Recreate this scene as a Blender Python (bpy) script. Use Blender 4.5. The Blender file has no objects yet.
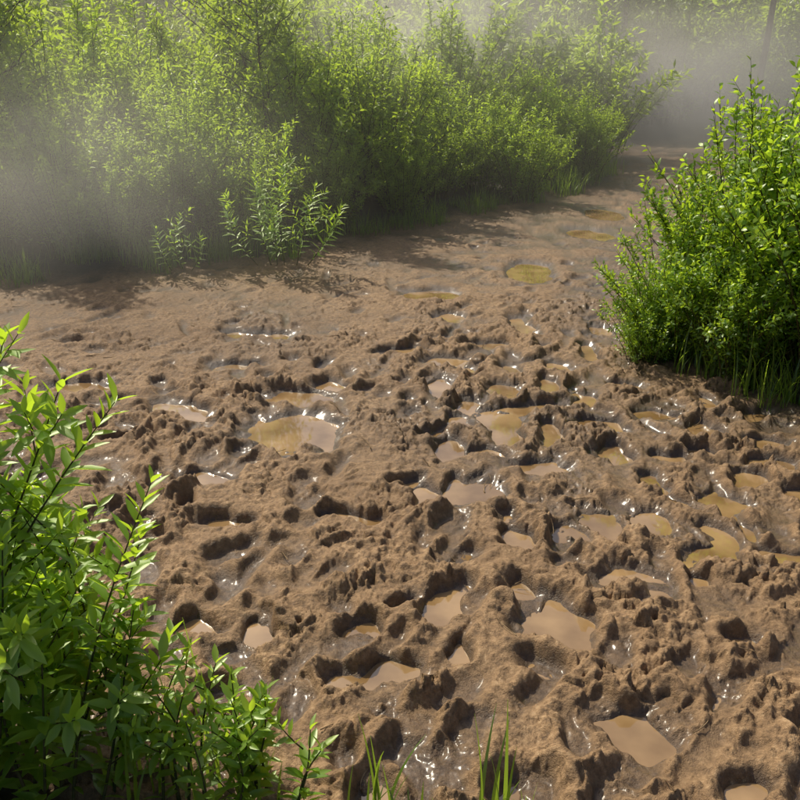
import bpy, math, numpy as np
from mathutils import Vector
rng = np.random.default_rng(7)
scene = bpy.context.scene
scene.view_settings.view_transform = 'Standard'
scene.view_settings.look = 'None'
scene.view_settings.exposure = 0

# ------------------------------------------------------------------ helpers
def sstep(a, b, x):
    t = np.clip((x - a) / (b - a), 0, 1)
    return t * t * (3 - 2 * t)

def perlin(x, y, seed=0):
    r = np.random.default_rng(seed + 100)
    perm = r.permutation(256)
    perm = np.concatenate([perm, perm])
    ang = r.uniform(0, 2 * math.pi, 256)
    gx, gy = np.cos(ang), np.sin(ang)
    xi = np.floor(x).astype(np.int64); yi = np.floor(y).astype(np.int64)
    xf = x - xi; yf = y - yi
    xi &= 255; yi &= 255
    u = xf * xf * xf * (xf * (xf * 6 - 15) + 10)
    v = yf * yf * yf * (yf * (yf * 6 - 15) + 10)
    def g(ix, iy, dx, dy):
        h = perm[perm[ix & 255] + (iy & 255)]
        return gx[h] * dx + gy[h] * dy
    a = g(xi, yi, xf, yf); b = g(xi + 1, yi, xf - 1, yf)
    c = g(xi, yi + 1, xf, yf - 1); d = g(xi + 1, yi + 1, xf - 1, yf - 1)
    return ((a + u * (b - a)) * (1 - v) + (c + u * (d - c)) * v) * 1.5

def fbm(x, y, f, octv, seed, gain=0.5):
    s = 0; a = 1; n = 0
    for o in range(octv):
        s = s + a * perlin(x * f + 13.7 * o, y * f + 5.1 * o, seed + o); n += a
        a *= gain; f *= 2.03
    return s / n

def worley(x, y, seed):
    r = np.random.default_rng(seed + 500)
    tx = r.random((64, 64)); ty = r.random((64, 64)); tv = r.random((64, 64))
    xi = np.floor(x).astype(np.int64); yi = np.floor(y).astype(np.int64)
    f1 = np.full(x.shape, 9.0); val = np.zeros(x.shape)
    for dx in (-1, 0, 1):
        for dy in (-1, 0, 1):
            cx = xi + dx; cy = yi + dy
            px = cx + tx[cx & 63, cy & 63]; py = cy + ty[cx & 63, cy & 63]
            d = np.sqrt((px - x) ** 2 + (py - y) ** 2)
            closer = d < f1
            val = np.where(closer, tv[cx & 63, cy & 63], val)
            f1 = np.where(closer, d, f1)
    return f1, val

def make_mesh(name, verts, groups, mats, attrs=None, smooth=True):
    me = bpy.data.meshes.new(name)
    verts = np.asarray(verts, dtype=np.float32)
    groups = [(np.asarray(f, dtype=np.int32), m) for f, m in groups if len(f)]
    nl = sum(f.size for f, m in groups); nf = sum(len(f) for f, m in groups)
    me.vertices.add(len(verts)); me.vertices.foreach_set('co', verts.ravel())
    me.loops.add(nl); me.polygons.add(nf)
    me.loops.foreach_set('vertex_index', np.concatenate([f.ravel() for f, m in groups]))
    tot = np.concatenate([np.full(len(f), f.shape[1], dtype=np.int32) for f, m in groups])
    st = np.concatenate([[0], np.cumsum(tot)[:-1]]).astype(np.int32)
    me.polygons.foreach_set('loop_start', st)
    me.polygons.foreach_set('material_index', np.concatenate([np.full(len(f), m, dtype=np.int32) for f, m in groups]))
    if smooth:
        me.polygons.foreach_set('use_smooth', np.ones(nf, dtype=bool))
    for m in mats: me.materials.append(m)
    if attrs:
        for k, v in attrs.items():
            at = me.attributes.new(k, 'FLOAT', 'POINT')
            at.data.foreach_set('value', np.asarray(v, dtype=np.float32))
    me.update(calc_edges=True)
    return me

def add_obj(name, me, loc=(0, 0, 0), rot=0, scale=(1, 1, 1)):
    ob = bpy.data.objects.new(name, me)
    ob.location = loc; ob.rotation_euler = (0, 0, rot); ob.scale = scale
    scene.collection.objects.link(ob)
    return ob

class NT:
    def __init__(s, name):
        s.mat = bpy.data.materials.new(name); s.mat.use_nodes = True
        s.t = s.mat.node_tree; s.t.nodes.clear()
        s.out = s.t.nodes.new('ShaderNodeOutputMaterial')
    def n(s, typ, **kw):
        nd = s.t.nodes.new('ShaderNode' + typ)
        for k, v in kw.items():
            if k.startswith('i_'): nd.inputs[k[2:].replace('_', ' ')].default_value = v
            else: setattr(nd, k, v)
        return nd
    def l(s, a, b): s.t.links.new(a, b)
    def ramp(s, fac, stops):
        r = s.n('ValToRGB'); e = r.color_ramp.elements
        while len(e) < len(stops): e.new(0.5)
        for i, (p, c) in enumerate(stops):
            e[i].position = p; e[i].color = (*c, 1)
        s.l(fac, r.inputs[0]); return r.outputs[0]
    def mix(s, fac, a, b, mode='MIX'):
        m = s.n('Mix', data_type='RGBA', blend_type=mode)
        for sock, v in ((m.inputs[0], fac), (m.inputs[6], a), (m.inputs[7], b)):
            if isinstance(v, (int, float)): sock.default_value = v
            elif isinstance(v, tuple): sock.default_value = (*v, 1)
            else: s.l(v, sock)
        return m.outputs[2]
    def math(s, op, a, b=None, clamp=False):
        m = s.n('Math', operation=op, use_clamp=clamp)
        for i, v in enumerate((a, b)):
            if v is None: continue
            if isinstance(v, (int, float)): m.inputs[i].default_value = v
            else: s.l(v, m.inputs[i])
        return m.outputs[0]

# ------------------------------------------------------------------ materials
def mud_material():
    m = NT('wet_mud')
    tc = m.n('TexCoord').outputs['Object']
    wet = m.n('Attribute', attribute_name='wet').outputs['Fac']
    veg = m.n('Attribute', attribute_name='veg').outputs['Fac']
    n1 = m.n('TexNoise', i_Scale=2.2, i_Detail=3.0, i_Roughness=0.65); m.l(tc, n1.inputs['Vector'])
    n2 = m.n('TexNoise', i_Scale=42.0, i_Detail=4.0, i_Roughness=0.75); m.l(tc, n2.inputs['Vector'])
    n3 = m.n('TexNoise', i_Scale=80.0, i_Detail=4.0, i_Roughness=0.8); m.l(tc, n3.inputs['Vector'])
    dry = m.ramp(n2.outputs[0], [(0.34, (0.115, 0.066, 0.029)), (0.52, (0.28, 0.172, 0.082)), (0.70, (0.46, 0.315, 0.178))])
    dry2 = m.mix(m.ramp(n1.outputs[0], [(0.35, (0, 0, 0)), (0.65, (0.6, 0.6, 0.6))]), dry, (0.19, 0.112, 0.051))
    dark = m.ramp(n2.outputs[0], [(0.3, (0.034, 0.019, 0.008)), (0.7, (0.115, 0.068, 0.031))])
    col = m.mix(wet, dry2, dark)
    soil = m.ramp(n2.outputs[0], [(0.35, (0.018, 0.014, 0.008)), (0.6, (0.045, 0.036, 0.018)), (0.7, (0.05, 0.07, 0.02))])
    col = m.mix(veg, col, soil)
    bs = m.n('BsdfPrincipled'); m.l(col, bs.inputs['Base Color'])
    rg = m.math('SUBTRACT', 0.72, m.math('MULTIPLY', wet, 0.32))
    rg = m.math('ADD', rg, m.math('MULTIPLY', m.math('SUBTRACT', n2.outputs[0], 0.5), 0.6), clamp=True)
    rg = m.math('ADD', rg, m.math('MULTIPLY', veg, 0.3), clamp=True)
    m.l(rg, bs.inputs['Roughness'])
    wc = m.math('MULTIPLY', m.math('SUBTRACT', wet, 0.32), 0.85, clamp=True)
    cw = m.math('MULTIPLY', m.math('SUBTRACT', 1.0, veg, clamp=True), wc, clamp=True)
    m.l(cw, bs.inputs['Coat Weight']); bs.inputs['Coat Roughness'].default_value = 0.24
    b2 = m.n('Bump', i_Strength=1.0, i_Distance=0.010); m.l(n3.outputs[0], b2.inputs['Height'])
    m.l(b2.outputs[0], bs.inputs['Normal'])
    m.l(bs.outputs[0], m.out.inputs[0])
    return m.mat

def water_material():
    m = NT('muddy_water')
    tc = m.n('TexCoord').outputs['Object']
    n1 = m.n('TexNoise', i_Scale=5.0, i_Detail=4.0); m.l(tc, n1.inputs['Vector'])
    col = m.ramp(n1.outputs[0], [(0.35, (0.17, 0.102, 0.042)), (0.65, (0.32, 0.208, 0.098))])
    bs = m.n('BsdfPrincipled', i_Roughness=0.03); m.l(col, bs.inputs['Base Color'])
    bs.inputs['IOR'].default_value = 1.8
    n2 = m.n('TexNoise', i_Scale=9.0, i_Detail=1.0); m.l(tc, n2.inputs['Vector'])
    b = m.n('Bump', i_Strength=0.10, i_Distance=0.003); m.l(n2.outputs[0], b.inputs['Height'])
    m.l(b.outputs[0], bs.inputs['Normal'])
    m.l(bs.outputs[0], m.out.inputs[0])
    return m.mat

def leaf_material(name, c0, c1, c2, trans, tf=0.5, gloss=0.06):
    m = NT(name)
    a = m.n('Attribute', attribute_name='rnd').outputs['Fac']
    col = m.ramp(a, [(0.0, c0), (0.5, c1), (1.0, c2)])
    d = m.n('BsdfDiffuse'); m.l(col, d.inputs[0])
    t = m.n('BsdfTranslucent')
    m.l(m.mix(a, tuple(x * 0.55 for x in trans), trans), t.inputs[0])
    g = m.n('BsdfGlossy', i_Roughness=0.42); g.inputs[0].default_value = (0.75, 0.8, 0.65, 1)
    s1 = m.n('MixShader'); s1.inputs[0].default_value = tf
    m.l(d.outputs[0], s1.inputs[1]); m.l(t.outputs[0], s1.inputs[2])
    s2 = m.n('MixShader'); s2.inputs[0].default_value = gloss
    m.l(s1.outputs[0], s2.inputs[1]); m.l(g.outputs[0], s2.inputs[2])
    m.l(s2.outputs[0], m.out.inputs[0])
    return m.mat

def bark_material(name, a, b):
    m = NT(name)
    tc = m.n('TexCoord').outputs['Object']
    n = m.n('TexNoise', i_Scale=30.0, i_Detail=2.0); m.l(tc, n.inputs['Vector'])
    bs = m.n('BsdfDiffuse')
    m.l(m.ramp(n.outputs[0], [(0.35, a), (0.65, b)]), bs.inputs['Color'])
    m.l(bs.outputs[0], m.out.inputs[0])
    return m.mat

def mist_material(name, density, g=0.4, color=(1.0, 0.97, 0.85), scale=None):
    m = NT(name)
    v = m.n('VolumeScatter'); v.inputs['Color'].default_value = (*color, 1)
    v.inputs['Anisotropy'].default_value = g
    if scale is None:
        v.inputs['Density'].default_value = density
    else:
        tc = m.n('TexCoord').outputs['Object']
        gr = m.n('TexGradient', gradient_type='QUADRATIC_SPHERE'); m.l(tc, gr.inputs[0])
        no = m.n('TexNoise', i_Scale=scale, i_Detail=2.0); m.l(tc, no.inputs['Vector'])
        k = m.math('MULTIPLY', m.math('SUBTRACT', no.outputs[0], 0.30), 4.5, clamp=True)
        m.l(m.math('MULTIPLY', m.math('MULTIPLY', gr.outputs['Fac'], k), density), v.inputs['Density'])
    m.l(v.outputs[0], m.out.inputs['Volume'])
    return m.mat

M_MUD = mud_material(); M_WATER = water_material()
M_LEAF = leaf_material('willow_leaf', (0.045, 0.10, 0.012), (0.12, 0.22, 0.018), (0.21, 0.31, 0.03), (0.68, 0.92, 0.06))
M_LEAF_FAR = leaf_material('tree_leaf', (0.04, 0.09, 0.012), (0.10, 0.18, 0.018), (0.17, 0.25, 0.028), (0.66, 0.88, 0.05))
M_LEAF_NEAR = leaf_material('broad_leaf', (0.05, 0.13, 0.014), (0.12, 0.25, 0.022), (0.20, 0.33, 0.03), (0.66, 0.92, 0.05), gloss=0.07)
M_GRASS = leaf_material('grass_blade', (0.05, 0.11, 0.014), (0.09, 0.18, 0.02), (0.16, 0.22, 0.04), (0.45, 0.66, 0.05))
M_STEM = bark_material('green_stem', (0.05, 0.06, 0.02), (0.12, 0.10, 0.04))
M_BARK = bark_material('bark', (0.035, 0.028, 0.02), (0.10, 0.085, 0.065))
M_TWIG = bark_material('dead_twig', (0.08, 0.05, 0.03), (0.30, 0.22, 0.13))

# ------------------------------------------------------------------ ground
edge_x = np.array([-40, -9, -3.1, -1.28, -.48, .56, 2.05, 3.0, 3.9, 7, 14, 40])
edge_y = np.array([5.0, 5.7, 6.4, 7.2, 8.1, 9.5, 11.1, 12.6, 16.5, 21, 24, 30])
re_y = np.array([-10, 1, 3.2, 3.8, 4.6, 5.3, 7, 9, 12, 16, 40])
re_x = np.array([6, 4.5, 2.5, 1.85, 1.32, 1.5, 2.9, 4.6, 7.0, 11.4, 30])
def bank(x, y):
    wob = 0.25 * perlin(x * 1.1, y * 1.1, 77)
    d1 = (y - np.interp(x, edge_x, edge_y)) * 0.75 + wob
    d2 = (x - np.interp(y, re_y, re_x)) * 0.8 + wob
    d3 = (-0.62 - x) * 0.6 + (1.75 - y) * 0.8 - 0.15 + wob * .4
    return np.maximum(np.maximum(d1, d2), np.where(y < 3, d3, -5))

ys = [-8, -6, -4.5, -3, -2, -1.2, -.6, -.2, .1, .3, .45, .6, .7, .8, .88, .95]
y = 1.0
while y < 8.5: ys.append(y); y += 0.0024 * y if y > 1.35 else 0.007
while y < 20: ys.append(y); y += 0.007 * y
while y < 400: ys.append(y); y *= 1.06
Y = np.array(ys)
core = np.linspace(-1, 1, 1150)
ext = 1 + 0.004 * (np.power(1.16, np.arange(1, 52)) - 1) / 0.16
U = np.concatenate([-ext[::-1], core, ext])
Wd = np.maximum(0.58 * Y + 0.65, 1.25)
GX = U[None, :] * Wd[:, None]; GY = np.repeat(Y[:, None], len(U), 1)
bk = bank(GX, GY)
soft = sstep(4.4, 6.8, GY - 0.5 * GX) * 0.7
H = 0.014 * fbm(GX, GY, 0.9, 2, 1) - 0.010 * sstep(-.3, 1.2, GX) + 0.004
wx = GX + 0.04 * fbm(GX, GY, 6, 2, 21); wy = GY + 0.04 * fbm(GX, GY, 6, 2, 31)
H += 0.024 * fbm(wx, wy, 3.6, 3, 41)
inside_all = np.zeros_like(H)
DX = 0.032 * fbm(GX, GY, 7, 2, 51); DY = 0.032 * fbm(GX, GY, 7, 2, 61)
rimn = 0.5 + 0.9 * fbm(GX, GY, 8, 2, 71)

def stamp(cx, cy, rx, ry, rot, level, rim, soften=0.6, warp=1.0, power=2.4):
    R = max(rx, ry) * 2.1 + 0.04
    i0, i1 = np.searchsorted(Y, [cy - R, cy + R])
    if i1 - i0 < 2: return
    w0 = min(Wd[i0], Wd[i1 - 1]); w1 = max(Wd[i0], Wd[i1 - 1])
    lo = min((cx - R) / w0, (cx - R) / w1); hi = max((cx + R) / w0, (cx + R) / w1)
    j0, j1 = np.searchsorted(U, [lo, hi])
    if j1 - j0 < 2: return
    sl = (slice(i0, i1), slice(j0, j1))
    dx = GX[sl] - cx + DX[sl] * warp; dy = GY[sl] - cy + DY[sl] * warp
    c, s = math.cos(rot), math.sin(rot)
    a = (dx * c + dy * s) / rx; b = (-dx * s + dy * c) / ry
    d = np.power(np.abs(a) ** power + np.abs(b) ** power + 1e-9, 1 / power)
    w = (1 - sstep(soften, 1.18, d)) * 0.97
    H[sl] = H[sl] * (1 - w) + level * w
    inside_all[sl] = np.maximum(inside_all[sl] * (1 - w), w)
    th = rng.uniform(0, 6.28)
    side = 0.65 + 0.35 * (a * math.cos(th) + b * math.sin(th)) / np.maximum(d, .3)
    H[sl] += rim * np.exp(-((d - 1.4) / 0.3) ** 2) * np.clip(rimn[sl], 0, 2) * side

WATER = -0.030
for k in range(1600):
    cy = 0.9 + 13 * rng.random() ** 1.35
    cx = rng.uniform(-1, 1) * (0.62 * cy + 1.0)
    far_left = (cy - 0.5 * cx) > 5.0
    if far_left and rng.random() < 0.4: continue
    L = rng.uniform(0.06, 0.12); W_ = rng.uniform(0.040, 0.064)
    dirn = math.radians(rng.normal(68, 34))
    dep = rng.uniform(0.010, 0.030) + (0.020 * rng.random() if cx > .12 * cy - .4 else 0); rim = rng.uniform(0.010, 0.024)
    if far_left: dep *= .7; rim *= .5
    stamp(cx, cy, L, W_, dirn, -dep, rim, soften=rng.uniform(0.3, 0.6))
for k in range(80):
    cy = rng.uniform(1.3, 7); cx = rng.uniform(-.55, .6) * cy
    stamp(cx, cy, rng.uniform(.14, .3), rng.uniform(.03, .055), math.radians(rng.normal(70, 30)), -rng.uniform(.005, .024), .010, soften=.25)
puddles = [(-.50,3.69,.215,.21),(-.52,4.12,.21,.095),(-.36,4.3,.09,.08),(-1.71,4.26,.18,.08),(-1.09,3.94,.18,.09),(-.81,3.2,.12,.06),
 (.30,3.07,.14,.085),(.485,3.84,.11,.12),(.55,4.22,.07,.13),(.508,2.2,.085,.10),(.616,1.735,.075,.085),(.96,2.84,.07,.11),
 (1.27,2.98,.065,.10),(1.36,2.6,.08,.055),(.763,2.5,.075,.05),(1.11,2.62,.06,.065),(.767,2.82,.055,.1),(1.42,3.67,.065,.085),
 (1.68,3.55,.1,.045),(.93,3.78,.11,.05),(.72,3.67,.05,.13),(.227,3.5,.06,.12),(.126,2.28,.045,.08),(-.04,1.99,.06,.06),
 (-.43,2.15,.05,.045),(-.62,2.17,.055,.04),(-.655,2.82,.09,.045),(.435,2.71,.05,.07),(.19,2.06,.04,.04),(.22,6.2,.22,.15),
 (1.07,6.95,.17,.35),(.21,4.26,.06,.16),(.29,4.7,.13,.09),(-1.24,3.6,.11,.04),(-.19,2.86,.11,.035),(1.18,3.39,.07,.05),
 (1.13,4.85,.05,.16),(.8,5.4,.07,.2),(-.9,5.2,.2,.07),(.33,5.6,.1,.12),(1.5,2.2,.06,.06),(1.62,3.05,.07,.05),(2.0,3.3,.09,.05),
 (1.9,8.6,.2,.3),(.95,4.1,.05,.1),(.1,3.05,.04,.08),(-1.6,3.2,.1,.04),(1.75,2.75,.06,.06),(.6,3.3,.12,.05),(-2.4,4.6,.15,.05),
 (2.3,9.8,.2,.4),(.62,4.55,.05,.09),(.4,3.45,.09,.05),(.62,3.98,.12,.05),(.8,4.3,.05,.12),(.33,4.0,.05,.1),(1.25,3.9,.1,.045),
 (1.55,4.0,.07,.05),(1.05,3.15,.05,.07),(1.45,3.2,.05,.07),(1.2,4.3,.08,.05),(.9,4.6,.06,.1),(1.3,5.3,.07,.1),(.55,5.0,.09,.06),
 (1.75,3.9,.08,.05),(1.9,2.9,.08,.06),(-.9,4.6,.14,.05),(.05,4.9,.1,.06),(.5,3.62,.06,.1),(.78,4.0,.08,.04),(1.6,3.35,.09,.04),
 (.95,3.45,.05,.09),(1.35,3.45,.07,.04),(1.0,2.45,.05,.04),(.28,3.8,.05,.07)]
for (cx, cy, rx, ry) in puddles:
    stamp(cx, cy, rx * 1.2 + .009, ry * 1.2 + .009, rng.normal(0, .25), WATER - 0.014, 0.012, soften=0.6, warp=1.9)
for it in range(2):
    Hp = H.copy()
    H[1:-1] = .25 * Hp[:-2] + .5 * Hp[1:-1] + .25 * Hp[2:]
    Hp = H.copy()
    H[:, 1:-1] = .25 * Hp[:, :-2] + .5 * Hp[:, 1:-1] + .25 * Hp[:, 2:]
hi = 0.030
H = np.where(H > hi * .5, hi * .5 + hi * np.tanh((H - hi * .5) / hi), H)
fade = (1 - soft) * (1 - sstep(9, 15, GY) * .6)
sub = np.where(GY[:, 0] < 16)[0]
sx, sy = wx[sub], wy[sub]
f1, val = worley(sx * 9 + .5 * perlin(sx * 20, sy * 20, 5), sy * 9 + .5 * perlin(sx * 20, sy * 20, 6), 1)
cl = (1 - sstep(0.05, .85, f1)) * sstep(.3, .6, val) * (0.4 + val)
g1, gv = worley(sx * 22 + .4 * perlin(sx * 50, sy * 50, 15), sy * 22 + .4 * perlin(sx * 50, sy * 50, 16), 2)
cl2 = (1 - sstep(0.05, .85, g1)) * sstep(.35, .6, gv)
h1, hv = worley(sx * 56, sy * 56, 3)
cl3 = (1 - np.clip(h1 * 1.4, 0, 1) ** 2) * (hv > 0.5)
ridg = 1 - np.abs(fbm(sx, sy, 11, 2, 81)) * 3
keep = (1 - 0.9 * inside_all[sub])
amp = 0.35 + 1.2 * np.clip(0.5 + 1.2 * fbm(sx, sy, 2.3, 2, 91), 0, 1)
H[sub] += keep * fade[sub] * (0.020 * cl + 0.0095 * cl2 + 0.005 * np.clip(ridg, -1, 1)) * amp
H[sub] += (0.2 + 0.8 * keep) * (0.0042 * cl3 * amp + 0.0045 * fbm(sx, sy, 30, 3, 95, .6)) * (1 - .6 * soft[sub])
Hm = H.copy()
bkh = sstep(-0.1, 0.9, bk)
H += bkh * (0.16 + 0.04 * fbm(GX, GY, 1.5, 2, 99)) + 0.02 * sstep(0.2, 2, bk)
far = sstep(18, 40, GY)
H = H * (1 - far) + far * 0.25
wet = sstep(0.014, -0.028, Hm + 0.014 * fbm(GX, GY, 5, 3, 111))
region = sstep(-.15, .5, fbm(GX, GY, 0.6, 2, 121) + 0.35 - 0.22 * np.abs(GX - 0.25 * GY + .1))
wet = np.clip(wet * 0.9 + 0.34 * region * sstep(2.2, 3.6, GY) + 0.10 * sstep(5, 7, GY), 0, 1)
veg = sstep(-0.1, 0.35, bk + 0.08 * perlin(GX * 5, GY * 5, 131))
nR, nC = GX.shape
idx = np.arange(nR * nC).reshape(nR, nC)
faces = np.stack([idx[:-1, :-1], idx[:-1, 1:], idx[1:, 1:], idx[1:, :-1]], -1).reshape(-1, 4)
V = np.stack([GX, GY, H], -1).reshape(-1, 3)
me = make_mesh('muddy_ground', V, [(faces, 0)], [M_MUD], {'wet': wet.ravel(), 'veg': veg.ravel()})
add_obj('muddy_ground', me)
def ground_z(x, y):
    i = min(max(np.searchsorted(Y, y), 1), nR - 1)
    j = min(max(np.searchsorted(U, x / Wd[i]), 0), nC - 1)
    return float(H[i, j])
wv = [(-6, .9, WATER), (8, .9, WATER), (8, 15, WATER), (-6, 15, WATER)]
add_obj('puddle_water', make_mesh('puddle_water', wv, [(np.array([[0, 1, 2, 3]]), 0)], [M_WATER]))

# ------------------------------------------------------------------ vegetation builders
class Buf:
    def __init__(s): s.v = []; s.n = 0; s.q = {}; s.r = []
    def add(s, v, f, mat, rnd):
        v = np.asarray(v, dtype=np.float32).reshape(-1, 3); f = np.asarray(f, dtype=np.int32)
        s.q.setdefault((f.shape[1], mat), []).append(f + s.n)
        s.v.append(v); s.r.append(np.broadcast_to(np.float32(rnd) if np.isscalar(rnd) else rnd, (len(v),))); s.n += len(v)
    def pack(s):
        s.v = [np.concatenate(s.v)]; s.r = [np.concatenate(s.r)]; s.q = {k: [np.concatenate(f)] for k, f in s.q.items()}; return s
    def put(s, o, x, y, z, rot, sc, hs=1.0, dr=0.0):
        c, n = math.cos(rot), math.sin(rot); v = o.v[0]
        w = np.stack([(v[:, 0] * c - v[:, 1] * n) * sc + x, (v[:, 0] * n + v[:, 1] * c) * sc + y, v[:, 2] * sc * hs + z], -1)
        for k, f in o.q.items(): s.q.setdefault(k, []).append(f[0] + np.int32(s.n))
        s.v.append(w.astype(np.float32)); s.r.append(np.clip(o.r[0] + dr, 0, 1)); s.n += len(v)
    def mesh(s, name, mats):
        return make_mesh(name, np.concatenate(s.v), [(np.concatenate(f), k[1]) for k, f in s.q.items()], mats, {'rnd': np.concatenate(s.r)})

def norm(a): return a / np.maximum(np.linalg.norm(a, axis=-1, keepdims=True), 1e-6)

def tube(buf, pts, r0, r1, sides=5, mat=0):
    pts = np.asarray(pts, dtype=float); n = len(pts)
    t = norm(np.gradient(pts, axis=0)); ref = np.array([.31, .2, .93]) if abs(t[0, 2]) < .8 else np.array([1, .1, 0])
    a = norm(np.cross(t, ref)); b = np.cross(t, a)
    r = np.linspace(r0, r1, n)[:, None, None]
    th = np.linspace(0, 2 * math.pi, sides, endpoint=False)[None, :, None]
    v = pts[:, None] + r * (np.cos(th) * a[:, None] + np.sin(th) * b[:, None])
    i = np.arange(n - 1)[:, None] * sides; j = np.arange(sides)[None]; j2 = (j + 1) % sides
    f = np.stack([i + j, i + j2, i + sides + j2, i + sides + j], -1).reshape(-1, 4)
    buf.add(v, f, mat, 0.5)

def leaves(buf, P, D, N, L, W, rnd, detail=0, mat=1, droop=0.15):
    D = norm(D); S = norm(np.cross(D, N)); N = np.cross(S, D)
    L = L[:, None]; W = W[:, None]; n = len(P)
    if detail == 0:
        v = np.stack([P, P + D * L * .42 + S * W * .5 + N * W * .18, P + D * L - N * L * droop, P + D * L * .42 - S * W * .5 + N * W * .18], 1)
        b = np.arange(n)[:, None] * 4
        f = np.concatenate([b + np.array([[0, 2, 1]]), b + np.array([[0, 3, 2]])])
        buf.add(v, f, mat, np.repeat(rnd, 4))
    elif detail == 1:
        def c(u, w, up, dr): return P + D * L * u + S * W * w + N * (W * up - L * dr)
        v = np.stack([c(0, 0, 0, 0), c(.3, .48, .1, 0), c(.3, -.48, .1, 0), c(.68, .4, .08, droop * .4), c(.68, -.4, .08, droop * .4), c(1, 0, 0, droop)], 1)
        b = np.arange(n)[:, None] * 6; k = buf.n
        buf.add(v, b + np.array([[1, 2, 4, 3]]), mat, np.repeat(rnd, 6))
        buf.q.setdefault((3, mat), []).append((np.concatenate([b + np.array([[0, 2, 1]]), b + np.array([[3, 4, 5]])]) + k).astype(np.int32))
    else:
        def c(u, w, up, dr): return P + D * L * u + S * W * w + N * (W * up - L * dr)
        v = np.stack([c(0, 0, 0, 0), c(.22, .36, .16, .0), c(.22, 0, 0, .0), c(.22, -.36, .16, 0),
                      c(.5, .5, .2, droop * .3), c(.5, 0, 0, droop * .3), c(.5, -.5, .2, droop * .3),
                      c(.78, .3, .13, droop * .65), c(.78, 0, 0, droop * .65), c(.78, -.3, .13, droop * .65), c(1, 0, 0, droop)], 1)
        b = np.arange(n)[:, None] * 11
        q = np.array([[1, 2, 5, 4], [2, 3, 6, 5], [4, 5, 8, 7], [5, 6, 9, 8]])
        t = np.array([[0, 2, 1], [0, 3, 2], [7, 8, 10], [8, 9, 10]])
        k = buf.n
        buf.add(v, (b[:, None] + q[None]).reshape(-1, 4), mat, np.repeat(rnd, 11))
        buf.q.setdefault((3, mat), []).append(((b[:, None] + t[None]).reshape(-1, 3) + k).astype(np.int32))

def shrub_buf(seed, n_stems, height, radius, ll, lw, twigs, lpt, detail=0, sides=4, upright=0.6):
    r = np.random.default_rng(seed); buf = Buf()
    Ps, Ds, Rs = [], [], []
    for i in range(n_stems):
        az = r.uniform(0, 6.283); lean = math.sqrt(r.random())
        h = height * (1.05 - 0.45 * lean ** 2) * r.uniform(0.72, 1.08)
        hd = np.array([math.cos(az), math.sin(az), 0]); b0 = hd * radius * .35 * lean + r.normal(0, .04, 3) * [1, 1, 0]
        s = np.linspace(0, 1, 6)[:, None]
        bend = r.normal(0, .06, 3) * [1, 1, 0]
        pts = b0 + hd * radius * .75 * lean * s ** 1.4 + np.array([0, 0, 1]) * h * (s - .1 * lean * s ** 3) + bend * np.sin(s * 3 + r.uniform(0, 6)) * s
        tube(buf, pts, 0.006 * height / 1.5 + .002, 0.0015, sides)
        stem_r = r.uniform(-.18, .18)
        nt = max(3, int(twigs * h / height))
        for k in range(nt):
            sp = (k + r.random()) / nt; sp = 0.06 + .94 * sp
            p = np.array([np.interp(sp, s[:, 0], pts[:, c]) for c in range(3)])
            a2 = r.uniform(0, 6.283)
            out = np.array([math.cos(a2), math.sin(a2), 0]) * .8 + hd * .35 * lean
            td = norm(out * (1 - upright) + np.array([0, 0, 1]) * upright + r.normal(0, .12, 3))
            tl = r.uniform(.14, .34) * height / 1.5 * (1.15 - .6 * sp)
            if k == nt - 1: p = pts[-2]; td = norm(pts[-1] - pts[-2]); tl = np.linalg.norm(pts[-1] - pts[-2]) * 1.15
            u = (np.arange(lpt) + r.random(lpt) * .6) / lpt
            u = u[:, None]
            tp = p + td * tl * u + np.array([0, 0, .12]) * tl * u * u
            tube(buf, np.stack([p, p + td * tl + np.array([0, 0, .12]) * tl]), .0022, .001, 3)
            ph = r.uniform(0, 6.28) + np.arange(lpt) * 2.4
            A = norm(np.cross(td, [.3, .5, .8])); B = np.cross(td, A)
            side = np.cos(ph)[:, None] * A + np.sin(ph)[:, None] * B
            Ps.append(tp); Ds.append(td * .65 + side * .9 + r.normal(0, .2, (lpt, 3)))
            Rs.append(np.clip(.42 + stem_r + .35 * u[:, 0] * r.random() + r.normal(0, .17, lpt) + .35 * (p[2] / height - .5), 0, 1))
    P = np.concatenate(Ps); D = np.concatenate(Ds); R = np.concatenate(Rs); n = len(P)
    N = np.array([0, 0, 1.]) + r.normal(0, .6, (n, 3))
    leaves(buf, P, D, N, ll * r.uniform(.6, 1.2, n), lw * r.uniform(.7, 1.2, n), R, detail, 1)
    return buf.pack()

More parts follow.
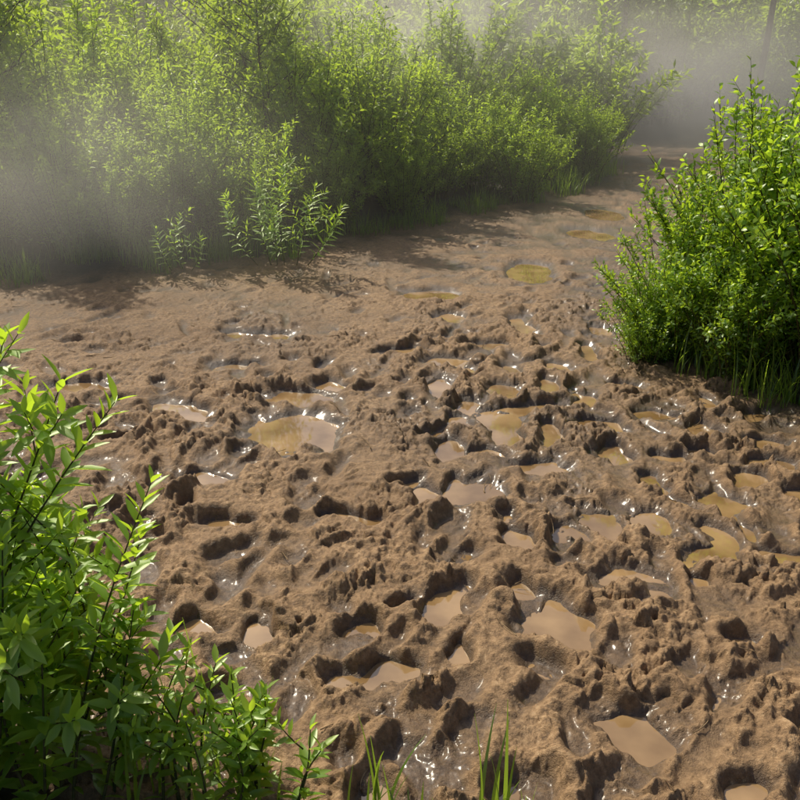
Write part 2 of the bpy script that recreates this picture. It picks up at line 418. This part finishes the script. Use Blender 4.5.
def grass_buf(seed, n, h, spread, width=.007, lean=.35, K=6):
    r = np.random.default_rng(seed); buf = Buf()
    ang = r.uniform(0, 6.283, n); rad = spread * np.sqrt(r.random(n))
    base = np.stack([rad * np.cos(ang), rad * np.sin(ang), np.full(n, -.02)], -1)
    a2 = r.uniform(0, 6.283, n); hd = np.stack([np.cos(a2), np.sin(a2), np.zeros(n)], -1)
    hh = (h * r.uniform(.4, 1.1, n))[:, None]; ln = (np.abs(r.normal(0, lean, n)) + .06)[:, None]
    sd = np.cross(hd, [0, 0, 1.]); vs = []
    for k in range(K):
        s = k / (K - 1)
        c = base + hd * hh * ln * s ** 2 + np.array([0, 0, 1]) * hh * (s - .45 * np.minimum(ln, 1.2) * s ** 2.6)
        w = width * (1 - s ** 1.8) * .5 + .0004
        vs += [c + sd * w, c - sd * w]
    v = np.stack(vs, 1)
    b = np.arange(n)[:, None, None] * 2 * K; k = np.arange(K - 1)[None, :, None] * 2
    f = (b + k + np.array([[[0, 1, 3, 2]]])).reshape(-1, 4)
    buf.add(v, f, 0, np.repeat(r.random(n), 2 * K))
    return buf.pack()

def tree_mesh(name, seed, height, trunk_r, crown_r, nl, ll, crown_base=.15):
    r = np.random.default_rng(seed); buf = Buf()
    s = np.linspace(0, 1, 10)[:, None]
    wob = np.stack([np.sin(s[:, 0] * 4 + seed), np.cos(s[:, 0] * 3 + seed), 0 * s[:, 0]], -1) * .03 * height * s
    tr = s * [0, 0, height] + wob; tr[0, 2] = -.1
    tube(buf, tr, trunk_r, trunk_r * .15, 8)
    nb = 34; Ps, Ds, Rs = [], [], []; per = nl // (nb * 5)
    for i in range(nb):
        sp = crown_base + (1 - crown_base) * (i + r.random()) / nb
        p = np.array([np.interp(sp, s[:, 0], tr[:, c]) for c in range(3)])
        az = i * 2.4 + r.normal(0, .3)
        bl = crown_r * (0.55 + .75 * math.sin(math.pi * min(1, .2 + sp * .78))) * r.uniform(.6, 1.1) * (1.05 - .6 * sp)
        d = np.array([math.cos(az), math.sin(az), r.uniform(.15, .7)])
        q = np.linspace(0, 1, 5)[:, None]
        bp = p + d * bl * q + np.array([0, 0, .2]) * bl * q * q + r.normal(0, .03, (5, 3)) * bl * q
        tube(buf, bp, trunk_r * .3 * (1 - .7 * sp) + .004, .004, 4)
        cr = r.uniform(-.2, .2)
        for c in range(5):
            u = r.uniform(.25, 1.05)
            cc = p + d * bl * u + np.array([0, 0, .2]) * bl * u * u + r.normal(0, .1, 3) * bl * .8
            tube(buf, np.stack([p + d * bl * u * .8, cc]), .006, .003, 3)
            m = int(per * r.uniform(.5, 1.5))
            Ps.append(cc + r.normal(0, 1, (m, 3)) * np.array([.17, .17, .12]) * (bl * .6 + .25))
            Ds.append(r.normal(0, 1, (m, 3)) + [0, 0, -.1]); Rs.append(np.clip(.45 + cr + r.normal(0, .2, m), 0, 1))
    P = np.concatenate(Ps); D = np.concatenate(Ds); R = np.concatenate(Rs); n = len(P)
    leaves(buf, P, D, np.array([0, 0, 1.]) + r.normal(0, .5, (n, 3)), ll * r.uniform(.6, 1.2, n), ll * .5 * r.uniform(.7, 1.2, n), R)
    return buf.mesh(name, [M_BARK, M_LEAF_FAR])

sv = [shrub_buf(10 + i, 54, 1.5, .85, .066, .024, 14, 15, upright=.5) for i in range(4)]
def place(buf, pool, x, y, s, hs=1.0):
    buf.put(pool[rng.integers(len(pool))], x, y, ground_z(x, y) - .03, rng.uniform(0, 6.28), s, hs, rng.uniform(-.2, .15))
T = Buf()
for x in np.linspace(-5.6, 2.6, 16):
    e = np.interp(x, edge_x, edge_y)
    place(T, sv, x + rng.normal(0, .1), e + .7 + rng.normal(0, .14), rng.uniform(.55, .88) * (1 if x < 1 else .85))
for x in np.linspace(-6.2, 2.5, 13):
    e = np.interp(x, edge_x, edge_y)
    place(T, sv, x + rng.normal(0, .15), e + 1.7 + rng.normal(0, .2), rng.uniform(.9, 1.2) * (1 if x < 1 else .72))
for x in np.linspace(-7, 1.6, 9):
    e = np.interp(x, edge_x, edge_y)
    place(T, sv, x + rng.normal(0, .2), e + 3.2 + rng.normal(0, .3), rng.uniform(1.2, 1.5) * (1 if x < 1 else .75))
add_obj('willow_thicket', T.mesh('willow_thicket', [M_STEM, M_LEAF]))
rs = [shrub_buf(40 + i, 64, 1.45, .78, .058, .021, 14, 15, detail=1, upright=.45) for i in range(2)]
loose = [shrub_buf(50 + i, 14, 1.75, .7, .058, .020, 16, 13, detail=1, upright=.6) for i in range(2)]
T = Buf()
for (x, y, s, hs) in [(1.98, 4.85, .84, 1.02), (2.3, 4.2, .93, 1), (2.75, 5.2, 1.12, 1), (3.1, 4.2, 1.05, 1), (3.7, 5.4, 1.2, 1), (2.3, 3.68, .5, 1), (1.62, 4.78, .60, 1), (1.82, 4.38, .56, 1), (1.42, 4.7, .38, 1)]:
    place(T, rs, x, y, s, hs)
for (x, y, s) in [(2.15, 4.8, .92), (2.45, 4.5, 1.0), (2.8, 4.9, 1.05), (2.6, 4.1, .9)]:
    place(T, loose, x, y, s)
add_obj('willow_shrub', T.mesh('willow_shrub', [M_STEM, M_LEAF_NEAR]))
T = Buf(); fv = [shrub_buf(60 + i, 34, 1.5, .9, .10, .036, 10, 12, sides=3, upright=.5) for i in range(3)]
for k in range(52):
    y = rng.uniform(14.5, 26); x = rng.uniform(-.62, .62) * y
    if bank(np.array([x]), np.array([y]))[0] < .5: continue
    place(T, fv, x, y, rng.uniform(1.2, 2.1))
for (x, y, s) in [(7.6, 10.0, 1.3), (9.3, 13, 1.5), (6.2, 8.5, 1.2), (5.2, 7.2, 1.1), (4.6, 6.4, .9)]:
    place(T, fv, x, y, s)
for k, x in enumerate(np.linspace(-16, 20, 20)):
    place(T, fv, x, 27 + 3 * math.sin(k * 1.7), rng.uniform(2.2, 2.9))
add_obj('distant_shrubs', T.mesh('distant_shrubs', [M_STEM, M_LEAF_FAR]))
tv = [tree_mesh('broadleaf_%d' % i, 70 + i, 7.5, .08, 2.1, 11000, .16, .06) for i in range(3)]
for k in range(36):
    y = rng.uniform(19, 42); x = (rng.random() * 1.3 - .65) * y
    if bank(np.array([x]), np.array([y]))[0] < .6: x += 5
    s = rng.uniform(.85, 1.3)
    add_obj('broadleaf_tree', tv[k % 3], (x, y, .2), rng.uniform(0, 6.28), (s, s, s))
slim = tree_mesh('slim_tree', 78, 9.5, .075, 1.6, 7000, .13, .38)
for (x, y) in [(8.3, 17.6), (7.2, 18.4), (9.2, 19.5), (5.0, 20.5)]:
    add_obj('slender_tree', slim, (x, y, .1), rng.uniform(0, 6.28))
sp_m = [tree_mesh('sapling_%d' % i, 90 + i, 3.0, .014, .55, 2600, .07, .3) for i in range(2)]
for k, (x, y, s) in enumerate([(-1.35, 9.2, 1.0), (-1.9, 10.5, 1.15), (-3.6, 8.0, 1.0), (-4.2, 9.0, 1.1), (3.4, 5.6, .8)]):
    add_obj('willow_sapling', sp_m[k % 2], (x, y, ground_z(x, y)), rng.uniform(0, 6.28), (s, s, s))

gm = [grass_buf(200 + i, 90, .42, .22) for i in range(3)]
T = Buf()
for x in np.linspace(-5.6, 3.2, 62):
    place(T, gm, x + rng.normal(0, .08), np.interp(x, edge_x, edge_y) + rng.uniform(.0, .5), rng.uniform(.4, 1.15))
for y in np.linspace(3.0, 7.0, 34):
    place(T, gm, np.interp(y, re_y, re_x) + rng.uniform(-.02, .45), y, rng.uniform(.5, 1.05))
for k in range(50):
    y = rng.uniform(7, 16); place(T, gm, np.interp(y, re_y, re_x) + rng.uniform(.1, 1.5), y, rng.uniform(.8, 1.6))
add_obj('bank_grass', T.mesh('bank_grass', [M_GRASS]))

def leafy_plant(name, stems, seed, ll=.075, lw=.021):
    r = np.random.default_rng(seed); buf = Buf(); Ps, Ds, Ns, Ls, Rs = [], [], [], [], []
    for (b, t) in stems:
        b = np.array(b, float); t = np.array(t, float)
        ln = np.linalg.norm(t - b); s = np.linspace(0, 1, 9)[:, None]
        pts = b + (t - b) * s + r.normal(0, .03, 3) * [1, 1, .2] * np.sin(s * 3.1)
        tube(buf, pts, .0042, .0013, 6)
        def grow(pts, ln, start, sz):
            n = int(ln * (1 - start) / .024) + 2
            ax0 = r.uniform(0, 3.14)
            for k in range(n):
                u = start + (1 - start) * (k / (n - 1)) ** .9
                ss = np.linspace(0, 1, len(pts))
                p = np.array([np.interp(u, ss, pts[:, c]) for c in range(3)])
                td = norm(pts[-1] - pts[0]); A = norm(np.cross(td, [.2, .9, .1])); B = np.cross(td, A)
                ph = ax0 + k * 1.57
                for q in (0, math.pi):
                    if r.random() < .07: continue
                    a = ph + q + r.normal(0, .25)
                    sd = math.cos(a) * A + math.sin(a) * B
                    up = .45 + .9 * max(0, u - .6) / .4
                    d = norm(sd + td * up * r.uniform(.7, 1.2) + r.normal(0, .1, 3))
                    Ps.append(p); Ds.append(d); Ns.append(td + r.normal(0, .2, 3) + np.array([0, 0, .4]))
                    Ls.append(ll * sz * r.uniform(.75, 1.15) * (1.0 if u < .85 else .72) * (.75 if u < .2 else 1)); Rs.append(np.clip(.3 + .5 * u + r.normal(0, .15), 0, 1))
        grow(pts, ln, .12, 1)
        for k in range(int(ln / .13)):
            u = r.uniform(.25, .85); p = b + (t - b) * u
            a = r.uniform(0, 6.28); d = norm(np.array([math.cos(a), math.sin(a), r.uniform(.5, 1.3)]))
            l2 = r.uniform(.08, .2) * min(1, ln / .5)
            bp = p + d * l2 * np.linspace(0, 1, 4)[:, None] + np.array([0, 0, .02]) * np.linspace(0, 1, 4)[:, None] ** 2
            tube(buf, bp, .002, .001, 4); grow(bp, l2, .3, .8)
    L = np.array(Ls)
    leaves(buf, np.array(Ps), np.array(Ds), np.array(Ns), L, L * lw / ll * r.uniform(.85, 1.2, len(L)), np.array(Rs), 2, 1, .12)
    return buf.mesh(name, [M_STEM, M_LEAF_NEAR])
def cluster(n, x0, x1, y0, y1, hfun, seed):
    r = np.random.default_rng(seed); out = []
    for k in range(n):
        x = r.uniform(x0, x1); y = r.uniform(y0, y1); h = hfun(x) * r.uniform(.7, 1.05)
        out.append(((x, y, 0.0), (x + r.normal(.02, .06), y + r.normal(.04, .05), h)))
    return out
st = cluster(24, -1.15, -.72, 1.35, 1.85, lambda x: .62 + .3 * (-.72 - x), 1)
st += [((-.74, 1.45, 0), (-.55, 1.7, .73)), ((-.8, 1.5, 0), (-.59, 1.72, .60)), ((-.98, 1.5, 0.3), (-.60, 1.68, .93)), ((-1.0, 1.5, .2), (-.80, 1.66, 1.08)),
       ((-1.0, 1.55, .3), (-.70, 1.66, .98)), ((-.98, 1.6, .3), (-.86, 1.66, 1.14)), ((-1.1, 1.7, .3), (-.93, 1.7, 1.12)), ((-.68, 1.45, 0), (-.60, 1.62, .45)), ((-.66, 1.5, 0), (-.53, 1.56, .36))]
add_obj('broadleaf_plant', leafy_plant('broadleaf_plant', st, 5, .088, .027))
st = cluster(12, -.62, -.30, 1.38, 1.62, lambda x: .26 + .35 * (-.3 - x), 2)
st += [((-.45, 1.5, 0), (-.42, 1.6, .32)), ((-.28, 1.42, 0), (-.2, 1.5, .22)), ((-.36, 1.45, 0), (-.31, 1.55, .24)), ((-.22, 1.4, 0), (-.17, 1.46, .2))]
add_obj('broadleaf_plant', leafy_plant('broadleaf_plant', st, 6, .062, .020))
stw = [((-1.0 + dx, 6.9, .05), (-1.0 + dx * 2.2, 6.75, h)) for dx, h in [(-.16, .62), (-.05, .85), (.06, .95), (.16, .7), (.25, .55), (0, .6)]]
add_obj('willow_seedling', leafy_plant('willow_seedling', stw, 8, .10, .022))
stw = [((-1.75 + dx, 6.7, .05), (-1.75 + dx * 2, 6.6, h)) for dx, h in [(-.06, .4), (.04, .5), (.1, .35)]]
add_obj('willow_seedling', leafy_plant('willow_seedling', stw, 9, .08, .02))
for i, (x, y, n, h, sp) in enumerate([(-.03, 1.44, 7, .34, .03), (.2, 1.43, 9, .36, .035), (.27, 1.42, 8, .2, .04), (.05, 1.4, 8, .18, .06), (-.33, 1.5, 12, .34, .06), (-.55, 1.55, 22, .4, .14), (-.1, 1.38, 10, .2, .06)]):
    add_obj('grass_tuft', grass_buf(300 + i, n, h, sp, .010, .22, 9).mesh('grass_tuft', [M_GRASS]), (x, y, .0))

tb = Buf(); r = np.random.default_rng(3)
for k in range(110):
    y = rng.uniform(1.5, 6.5); x = rng.uniform(-.5, .5) * y
    a = r.uniform(0, 3.14); l = r.uniform(.03, .14)
    q = np.linspace(-.5, .5, 6)[:, None]
    p = np.array([x, y, 0]) + np.array([math.cos(a), math.sin(a), 0]) * l * q + np.array([-math.sin(a), math.cos(a), 0]) * r.normal(0, .35) * l * q * q
    for c in range(6): p[c, 2] = ground_z(p[c, 0], p[c, 1])
    p[:, 2] = np.linspace(p[0, 2], p[-1, 2], 6) * .5 + p[:, 2].max() * .5 + .002
    tube(tb, p, r.uniform(.001, .0026), .0008, 5)
add_obj('fallen_twigs', tb.mesh('fallen_twigs', [M_TWIG]))

# ------------------------------------------------------------------ mist: soft wispy banks of real vapour
mist = bpy.data.objects.new('mist', None); scene.collection.objects.link(mist)
def uv_ball():
    nu, nv = 32, 16
    th = np.linspace(0, 2 * math.pi, nu, endpoint=False); ph = np.linspace(0, math.pi, nv)[1:-1]
    T, P = np.meshgrid(th, ph)
    v = np.stack([np.cos(T) * np.sin(P), np.sin(T) * np.sin(P), np.cos(P)], -1).reshape(-1, 3)
    v = np.concatenate([v, [[0, 0, 1], [0, 0, -1]]])
    f = []; m = len(ph)
    for j in range(m - 1):
        for i in range(nu): f.append([j * nu + i, (j + 1) * nu + i, (j + 1) * nu + (i + 1) % nu, j * nu + (i + 1) % nu])
    t = [[m * nu, i, (i + 1) % nu] for i in range(nu)] + [[m * nu + 1, (m - 1) * nu + (i + 1) % nu, (m - 1) * nu + i] for i in range(nu)]
    return v, np.array(f), np.array(t)
def bank_of_mist(loc, sc, dens, scale, g=.4):
    v, f, t = uv_ball()
    o = add_obj('vapour', make_mesh('vapour', v, [(f, 0), (t, 0)], [mist_material('mist_vapour', dens, scale=scale, g=g)]), loc, 0, sc); o.parent = mist
bank_of_mist((-2.3, 6.0, .85), (2.4, 1.7, 1.3), .46, 1.6)
bank_of_mist((-.6, 9.2, 1.8), (3.2, 2.4, 1.5), .08, 1.7)
bank_of_mist((.9, 13.8, 2.0), (3.4, 3.0, 1.9), .50, 1.6)
bank_of_mist((5.0, 15.5, 1.2), (4.6, 4.0, 2.1), .62, 1.8)
hz = make_mesh('haze', [(x, y, z) for z in (-.3, 4.5) for x, y in ((-30, 5), (30, 5), (30, 45), (-30, 45))],
               [(np.array([[0, 3, 2, 1], [4, 5, 6, 7], [0, 1, 5, 4], [1, 2, 6, 5], [2, 3, 7, 6], [3, 0, 4, 7]]), 0)], [mist_material('haze', .011)], smooth=False)
o = add_obj('haze', hz); o.parent = mist

# ------------------------------------------------------------------ light
EL, AZ = math.radians(49), math.radians(-38)
to_sun = Vector((math.sin(AZ) * math.cos(EL), math.cos(AZ) * math.cos(EL), math.sin(EL)))
sd = bpy.data.lights.new('sun', 'SUN'); sd.energy = 5.0; sd.angle = math.radians(.5); sd.color = (1, .91, .73)
so = bpy.data.objects.new('sun', sd); scene.collection.objects.link(so)
so.rotation_euler = (-to_sun).to_track_quat('-Z', 'Y').to_euler()
w = bpy.data.worlds.new('World'); scene.world = w; w.use_nodes = True
bg = w.node_tree.nodes['Background']; sk = w.node_tree.nodes.new('ShaderNodeTexSky')
sk.sky_type = 'NISHITA'; sk.sun_disc = False; sk.sun_elevation = EL; sk.sun_rotation = AZ
sk.dust_density = 4.0; sk.air_density = .8
w.node_tree.links.new(sk.outputs[0], bg.inputs[0]); bg.inputs[1].default_value = .12

# ------------------------------------------------------------------ camera
cam = bpy.data.cameras.new('camera'); co = bpy.data.objects.new('camera', cam); scene.collection.objects.link(co)
co.location = (0, 0, 1.6); co.rotation_euler = (math.radians(90 - 21.6), 0, 0)
cam.sensor_width = 36; cam.lens = 38.6; cam.clip_end = 1000; cam.clip_start = .05
scene.camera = co
